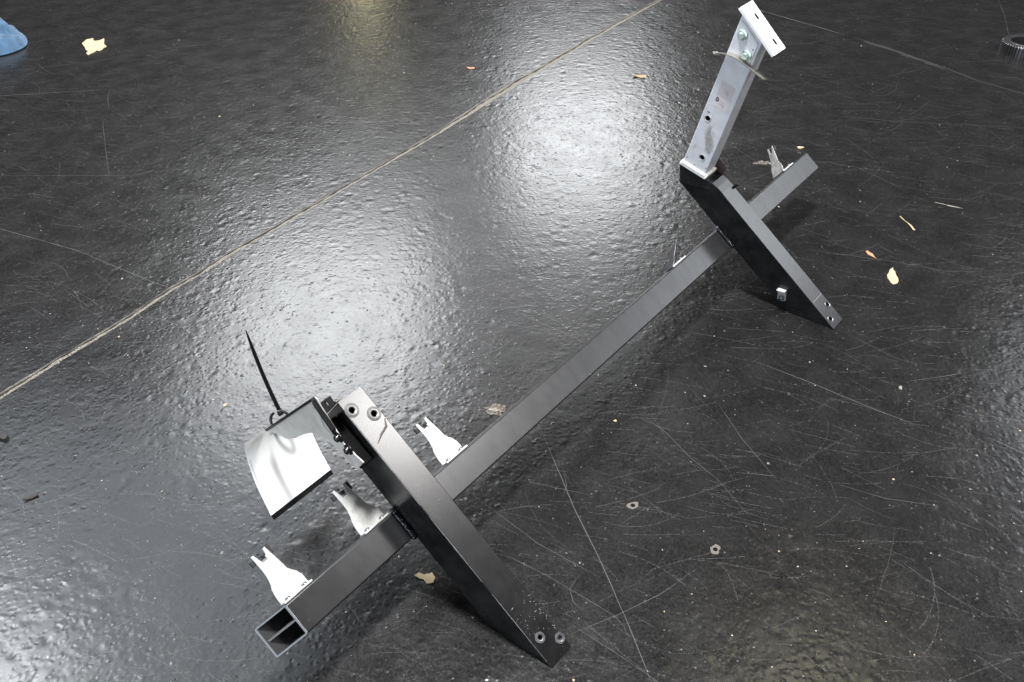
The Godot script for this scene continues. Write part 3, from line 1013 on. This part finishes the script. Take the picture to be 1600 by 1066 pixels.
func hook_plate(root: Node3D) -> void:
	# bare grey hooked plate bolted to the upper end of the near leg
	var o := v2([[-0.2885, -0.178], [-0.291, -0.164], [-0.258, 0.105], [-0.2505, 0.1075], [-0.232, 0.1], [-0.2, 0.0905], [-0.173, 0.0845], [-0.158, 0.0755], [-0.144, 0.083], [-0.128, 0.084], [-0.108, 0.092], [-0.106, 0.06], [-0.109, 0.049], [-0.116, 0.0425], [-0.135, 0.039], [-0.162, 0.037], [-0.186, 0.031], [-0.205, 0.014], [-0.218, -0.012], [-0.2265, -0.045], [-0.233, -0.085], [-0.2415, -0.116], [-0.251, -0.13], [-0.263, -0.141]])
	var p := put("hook_plate", prism(o, 0.0, 0.0025, 0.0006), M.hook_grey, root, across(X1 - 0.0275))
	# its dark folded edge
	put("folded_edge", prism(v2([[-0.2915, -0.164], [-0.2585, 0.105], [-0.2525, 0.106], [-0.2845, -0.158]]), -0.002, 0.012, 0.001), M.black_gloss, p)
	put("inner_fin", prism(v2([[-0.2545, 0.104], [-0.19, 0.09], [-0.18, 0.082], [-0.19, 0.083], [-0.25, 0.095]]), 0.001, 0.010, 0.0005), M.black_gloss, p)
	put("pressed_rib", prism(v2([[-0.247, 0.072], [-0.238, 0.086], [-0.205, 0.06], [-0.178, 0.063], [-0.174, 0.055], [-0.18, 0.05], [-0.204, 0.049], [-0.222, 0.052], [-0.236, 0.058]]), 0.0022, 0.0048, 0.0012), M.hook_grey, p)
	for q in [[-0.173, 0.079], [-0.144, 0.079]]:
		put("bolt", lathe([Vector2(0.0115, 0.0), Vector2(0.0115, 0.002), Vector2(0.0075, 0.0026), Vector2(0.0068, 0.0085), Vector2(0.004, 0.0098), Vector2(0, 0.0098)], 18), M.black_gloss, p, Transform3D(Basis(Vector3(1, 0, 0), PI / 2), Vector3(q[0], q[1], 0.0025)))
	put("spacer", prism(v2([[-0.21, 0.062], [-0.205, 0.072], [-0.104, 0.074], [-0.102, 0.056], [-0.12, 0.05], [-0.19, 0.05]]), -0.026, -0.001, 0.001), M.dull_black, p)
	# faint stamped marks
	var st := begin()
	for r in 2:
		for k in 7:
			var z := -0.148 + k * 0.0042 + (0.003 if r else 0.0)
			box_into(st, Vector3(z, 0.056 - r * 0.006 - 0.0002 * k, 0.0024), Vector3(z + 0.0028, 0.058 - r * 0.006 - 0.0002 * k, 0.0027))
	var s := put("stamped_marks", done(st), M.print_faint, p)
	s.set_meta("kind", "stuff")
	# small slotted tab beside the leg's end
	var tb := csg_part("slotted_tab", prism(v2([[-0.246, 0.07], [-0.24, 0.128], [-0.222, 0.124], [-0.222, 0.066]]), 0.0, 0.0025, 0.0005), M.black_paint, root, across(X1 - 0.0145), [bore(Vector3(-0.234, 0.1, 0.0), Vector3(0, 0, 1), 0.0045, 0.03, M.black_matte)])
	put("return_flange", prism(v2([[-0.2242, 0.05], [-0.2242, 0.128], [-0.2268, 0.128], [-0.2268, 0.05]]), -0.016, 0.0, 0.0005), M.black_gloss, tb)
	put("white_bit", prism(v2([[-0.222, 0.07], [-0.214, 0.079], [-0.208, 0.075], [-0.208, 0.066], [-0.222, 0.062]]), 0.0, 0.003, 0.0005), M.bracket_white, root, across(X1 - 0.021))  # small white shape set in the gap beside the leg's end

# ---------------------------------------------------------------- the paper tag and its tie
const A := Vector3(0.643, 0, -0.766)
const B := Vector3(0.766, 0, 0.643)

func ab(a: float, y: float, b: float) -> Vector3:
	return A * a + B * b + Vector3(0, y, 0)

func build_tag() -> void:
	var prof := [[-1.2735, 0.206], [-1.2725, 0.196], [-1.271, 0.184], [-1.267, 0.166], [-1.261, 0.148], [-1.253, 0.128], [-1.244, 0.11], [-1.233, 0.0945], [-1.2205, 0.0785], [-1.2085, 0.066], [-1.2005, 0.0585]]
	var base := ab(0.72, 0.0, -1.23)
	var tagp := thing("paper_tag", base)
	tag(tagp, "curled white paper tag with a dark lower edge hanging from the hooked plate", "paper tag")
	var st := begin()
	var nn := prof.size()
	var cols := 16
	var P := func(i: int, s: float, off: float) -> Vector3:
		var t := float(i) / (nn - 1)
		var al := lerpf(0.655, 0.6285, t)
		var ar := lerpf(0.814, 0.795, t)
		var bow := 0.0
		return ab(lerpf(al, ar, s), prof[i][1] + bow * 0.5, prof[i][0] + bow + off) - base
	st.set_smooth_group(1)
	for i in range(nn - 1):
		for k in cols:
			quad(st, P.call(i, k / float(cols), 0.0), P.call(i + 1, k / float(cols), 0.0), P.call(i + 1, (k + 1) / float(cols), 0.0), P.call(i, (k + 1) / float(cols), 0.0))
	put("sheet", done(st), M.paper, tagp)
	st = begin()
	for k in cols:
		var a: Vector3 = P.call(nn - 1, k / float(cols), 0.0004)
		var b: Vector3 = P.call(nn - 1, (k + 1) / float(cols), 0.0004)
		var dn := B * 0.0075 + Vector3(0, -0.0085, 0)
		quad(st, a, a + dn, b + dn, b)
		quad(st, a, b, b - B * 0.0006, a - B * 0.0006)
	put("dark_strip", done(st), M.dull_black, tagp)
	# thin printed rule and ticks near the left edge
	st = begin()
	for i in range(3, nn - 4):
		var a: Vector3 = P.call(i, 0.03, 0.0006)
		var b: Vector3 = P.call(i + 1, 0.03, 0.0006)
		quad(st, a, b, b + A * 0.0009, a + A * 0.0009)
	put("printed_rule", done(st), M.print_faint, tagp)
	st = begin()
	for k in 12:
		var s := 0.4 + k * 0.018
		var a: Vector3 = P.call(1, s, 0.0006)
		var b: Vector3 = P.call(2, s, 0.0006)
		a = a.lerp(b, 0.2)
		quad(st, a, b, b + A * 0.0011, a + A * 0.0011)
	var pk := put("printed_ticks", done(st), M.print_faint, tagp)
	pk.set_meta("kind", "stuff")
	var torn := begin()
	var q: Vector3 = P.call(6, 0.0, 0.0)
	tri(torn, q, q - A * 0.009 + Vector3(0, -0.006, 0), q - A * 0.001 + Vector3(0, -0.013, 0))
	put("torn_corner", done(torn), M.paper, tagp)

	var tb := ab(0.743, 0.2, -1.261)
	var tie := thing("cable_tie", tb)
	tag(tie, "black plastic cable tie with its tail sticking up through the hooked plate", "cable tie")
	var tail := []
	var rad := []
	for k in 13:
		var t := k / 12.0
		tail.append(ab(lerpf(0.7575, 0.7318, t) - 0.003 * sin(t * PI), lerpf(0.212, 0.4445, t), lerpf(-1.283, -1.289, t)) - tb)
		rad.append(lerpf(0.0052, 0.0040, t) if k < 10 else [0.0034, 0.0026, 0.001][k - 10])
	put("tail", tube(tail, rad, 6, 0.9), M.plastic_black, tie)
	put("lock", box(Vector3(-0.0055, -0.005, -0.0045), Vector3(0.0055, 0.006, 0.0045), 0.0012), M.plastic_black, tie, Transform3D(Basis(A, Vector3.UP, B), ab(0.757, 0.211, -1.282) - tb))
	var loop := []
	var lr := []
	for k in 22:
		var t := k / 21.0
		var a := lerpf(2.0, 2.0 + TAU * 0.93, t)
		loop.append(ab(0.7435 + 0.0165 * cos(a) + 0.004 * sin(a), 0.2085 + 0.0185 * sin(a), -1.266 + 0.014 * cos(a + 0.7)) - tb)
		lr.append(0.0034)
	put("loop", tube(loop, lr, 6, 0.7), M.plastic_black, tie)

# ---------------------------------------------------------------- loose things on the floor
func scrap_of(called: String, pts: Array, th: float, m: Material, curl: float, label: String, category: String, group := "") -> void:
	var c := Vector2.ZERO
	for p in pts:
		c += Vector2(p[0], p[1])
	c /= pts.size()
	var rough := PackedVector2Array()
	for i in pts.size():
		var a := Vector2(pts[i][0], pts[i][1]) - c
		var b := Vector2(pts[(i + 1) % pts.size()][0], pts[(i + 1) % pts.size()][1]) - c
		for k in 3:
			var q := a.lerp(b, k / 3.0)
			if k > 0:
				q += Vector2(rng.randfn(0, 1), rng.randfn(0, 1)) * a.distance_to(b) * 0.045
			rough.append(Vector2(q.x, -q.y))
	var o := ccw(rough)
	var R := 0.0
	for p in o:
		R = maxf(R, p.length())
	var st := begin()
	var H := func(p: Vector2, top: float) -> Vector3: return Vector3(p.x, 0.0006 + top + curl * pow(p.length() / R, 2.0) * (0.6 + 0.5 * sin(p.angle() * 2.0 + 1.0)), -p.y)
	for i in o.size():
		var a := o[i]
		var b := o[(i + 1) % o.size()]
		for ring in 3:
			var f0 := ring / 3.0
			var f1 := (ring + 1) / 3.0
			if ring == 0:
				tri(st, H.call(Vector2.ZERO, th), H.call(a * f1, th), H.call(b * f1, th))
			else:
				quad(st, H.call(a * f0, th), H.call(a * f1, th), H.call(b * f1, th), H.call(b * f0, th))
		quad(st, H.call(a, th), H.call(a, 0.0), H.call(b, 0.0), H.call(b, th))
	var mi := put(called, done(st), m, self, Transform3D(Basis(), Vector3(c.x, 0, c.y)))
	tag(mi, label, category, group)

func oval(x: float, z: float, rx: float, rz: float, turn: float, n := 8) -> Array:
	var r := []
	for k in n:
		var a := TAU * k / n
		var q := Vector2(cos(a) * rx, sin(a) * rz).rotated(turn) * (1.0 + 0.25 * sin(k * 2.7 + x * 31.0))
		r.append([x + q.x, z + q.y])
	return r

func build_litter() -> void:
	scrap_of("paper_scrap", [[-1.999, -4.257], [-1.998, -4.308], [-1.975, -4.33], [-1.955, -4.295], [-1.929, -4.30], [-1.916, -4.32], [-1.865, -4.204], [-1.882, -4.156], [-1.9, -4.165], [-1.917, -4.103], [-1.956, -4.179]], 0.003, M.scrap, 0.022, "large torn cream scrap on the floor near the blue rag", "scrap", "torn scraps on the floor")
	scrap_of("paper_scrap", [[-0.212, -1.132], [-0.203, -1.14], [-0.192, -1.135], [-0.177, -1.139], [-0.17, -1.128], [-0.172, -1.115], [-0.187, -1.114], [-0.193, -1.124]], 0.0012, M.scrap, 0.004, "small torn yellowish scrap under the crossbar beside the near leg", "scrap", "torn scraps on the floor")
	scrap_of("paper_scrap", [[1.126, -2.179], [1.097, -2.144], [1.094, -2.105], [1.098, -2.095], [1.111, -2.1], [1.119, -2.113], [1.123, -2.149]], 0.002, M.scrap, 0.006, "angular tan scrap lying to the right of the far leg", "scrap", "torn scraps on the floor")
	scrap_of("dead_leaf", oval(0.576, -3.668, 0.032, 0.013, 0.35), 0.001, M.leaf_brown, 0.012, "shrivelled brown leaf on the floor between the floor joint and the white post", "leaf", "leaves on the floor")
	scrap_of("dead_leaf", oval(-0.146, -3.817, 0.018, 0.009, 0.5), 0.001, M.scrap_red, 0.006, "small reddish leaf lying beyond the floor joint", "leaf", "leaves on the floor")
	scrap_of("wood_sliver", oval(1.086, -2.257, 0.006, 0.022, -0.35), 0.0015, M.scrap_red, 0.003, "reddish sliver just behind the angular tan scrap", "sliver")
	scrap_of("straw", [[1.25, -2.47], [1.253, -2.471], [1.268, -2.41], [1.269, -2.385], [1.263, -2.383], [1.264, -2.41]], 0.001, M.scrap, 0.004, "bent straw standing alone beyond the tan scrap", "straw")
	scrap_of("white_splinter", [[1.392, -2.552], [1.40, -2.5485], [1.457, -2.514], [1.468, -2.504], [1.455, -2.5105], [1.398, -2.546]], 0.001, M.concrete_pale, 0.002, "thin white splinter on the floor below the gear wheel", "splinter")
	scrap_of("pebble", oval(0.96, -1.653, 0.004, 0.0075, 0.3, 7), 0.004, M.concrete_pale, 0.0, "pale pebble at the end of a long scratch, right of the frame", "pebble")
	scrap_of("rubber_crumb", oval(-1.23, -1.571, 0.011, 0.009, 0.2, 7), 0.008, M.joint_dark, 0.0, "black crumb at the left, below the floor joint", "crumb", "black crumbs on the floor")
	scrap_of("rubber_crumb", oval(-1.086, -1.378, 0.016, 0.005, -0.6, 8), 0.003, M.joint_dark, 0.003, "dark elongated crumb left of the paper tag", "crumb", "black crumbs on the floor")
	scrap_of("wood_chip", oval(1.065, -2.965, 0.012, 0.008, 0.2, 7), 0.003, M.scrap, 0.004, "tiny tan chip beside the far end of the crossbar", "chip")
	rag()
	gear()

func rag() -> void:
	var c := Vector3(-2.62, 0, -4.36)
	var root := thing("blue_rag", c)
	tag(root, "crumpled blue cloth at the left beside the cream scrap", "rag")
	var st := begin()
	st.set_smooth_group(1)
	var n := 46
	var out := [[-2.80, -4.66], [-2.62, -4.62], [-2.52, -4.55], [-2.43, -4.49], [-2.34, -4.40], [-2.285, -4.31], [-2.268, -4.235], [-2.30, -4.165], [-2.36, -4.125], [-2.46, -4.09], [-2.62, -4.07], [-2.85, -4.12]]
	var poly := []
	for i in out.size():
		for k in 4:
			var p0 := Vector2(out[(i + out.size() - 1) % out.size()][0], out[(i + out.size() - 1) % out.size()][1])
			var p1 := Vector2(out[i][0], out[i][1])
			var p2 := Vector2(out[(i + 1) % out.size()][0], out[(i + 1) % out.size()][1])
			var p3 := Vector2(out[(i + 2) % out.size()][0], out[(i + 2) % out.size()][1])
			poly.append(p1.cubic_interpolate(p2, p0, p3, k / 4.0))
	n = poly.size()
	var rings := 14
	var H := func(i: int, r: int) -> Vector3:
		var t := float(r) / rings
		var e: Vector2 = poly[i % n]
		var cc := Vector2(-2.62, -4.36)
		var p := cc.lerp(e, t)
		var dome := sqrt(maxf(0.0, 1.0 - pow(t, 2.6)))
		var fold := sin(p.x * 38.0 + p.y * 22.0) * 0.010 + sin(p.x * 21.0 - p.y * 55.0 + 1.3) * 0.008 + absf(sin(p.x * 16.0 + p.y * 30.0)) * 0.016 - exp(-pow((p.y + 4.29 + (p.x + 2.4) * 0.35) * 42.0, 2.0)) * 0.022 - exp(-pow((p.y + 4.40 - (p.x + 2.4) * 0.5) * 50.0, 2.0)) * 0.016
		var y := 0.08 * dome + 1.7 * fold * dome * (1.0 if t > 0.05 else 0.6)
		return Vector3(p.x, maxf(0.003, y), p.y) - c
	for r in rings:
		for i in n:
			if r == 0:
				tri(st, H.call(0, 0), H.call(i + 1, 1), H.call(i, 1))
			else:
				quad(st, H.call(i, r), H.call(i + 1, r), H.call(i + 1, r + 1), H.call(i, r + 1))
	put("cloth", done(st), M.cloth_blue, root)
	var hem := []
	var hr := []
	for i in n + 1:
		hem.append(H.call(i, rings) + Vector3(0, 0.003, 0))
		hr.append(0.0045)
	put("hem", tube(hem, hr, 6), M.cloth_blue, root)

func gear() -> void:
	var root := thing("gear_wheel", Vector3(2.275, 0.0, -3.822))
	tag(root, "dark steel gear wheel with straight teeth lying flat on the floor", "gear")
	var R := 0.096
	var teeth := 46
	var o := PackedVector2Array()
	for k in teeth:
		for q in [[-0.26, 0.0], [-0.16, 0.0085], [0.16, 0.0085], [0.26, 0.0]]:
			var a: float = TAU * (k + q[0] * 1.3) / teeth
			o.append(Vector2(cos(a), sin(a)) * (R - 0.0085 + q[1]))
	# toothed rim: outline wall plus rings on top
	var st := begin()
	var h := 0.044
	var oc := ccw(o)
	for i in oc.size():
		var a := oc[i]
		var b := oc[(i + 1) % oc.size()]
		var ai := a * 0.965
		var bi := b * 0.965
		quad(st, Vector3(a.x, 0.0, -a.y), Vector3(b.x, 0.0, -b.y), Vector3(b.x, h - 0.003, -b.y), Vector3(a.x, h - 0.003, -a.y))
		quad(st, Vector3(a.x, h - 0.003, -a.y), Vector3(b.x, h - 0.003, -b.y), Vector3(bi.x, h, -bi.y), Vector3(ai.x, h, -ai.y))
		var ac := ai.normalized() * 0.068
		var bc := bi.normalized() * 0.068
		quad(st, Vector3(ai.x, h, -ai.y), Vector3(bi.x, h, -bi.y), Vector3(bc.x, h, -bc.y), Vector3(ac.x, h, -ac.y))
	put("toothed_rim", done(st), M.gear_steel, root)
	put("bore_lip", lathe([Vector2(0.0682, h - 0.0005), Vector2(0.0665, h + 0.0025), Vector2(0.0625, h + 0.0025), Vector2(0.0605, h - 0.001), Vector2(0.0605, 0.001)], 48), M.gear_steel, root)
	put("bore_floor", lathe([Vector2(0.0603, 0.002), Vector2(0, 0.002)], 40), M.gear_dark, root)
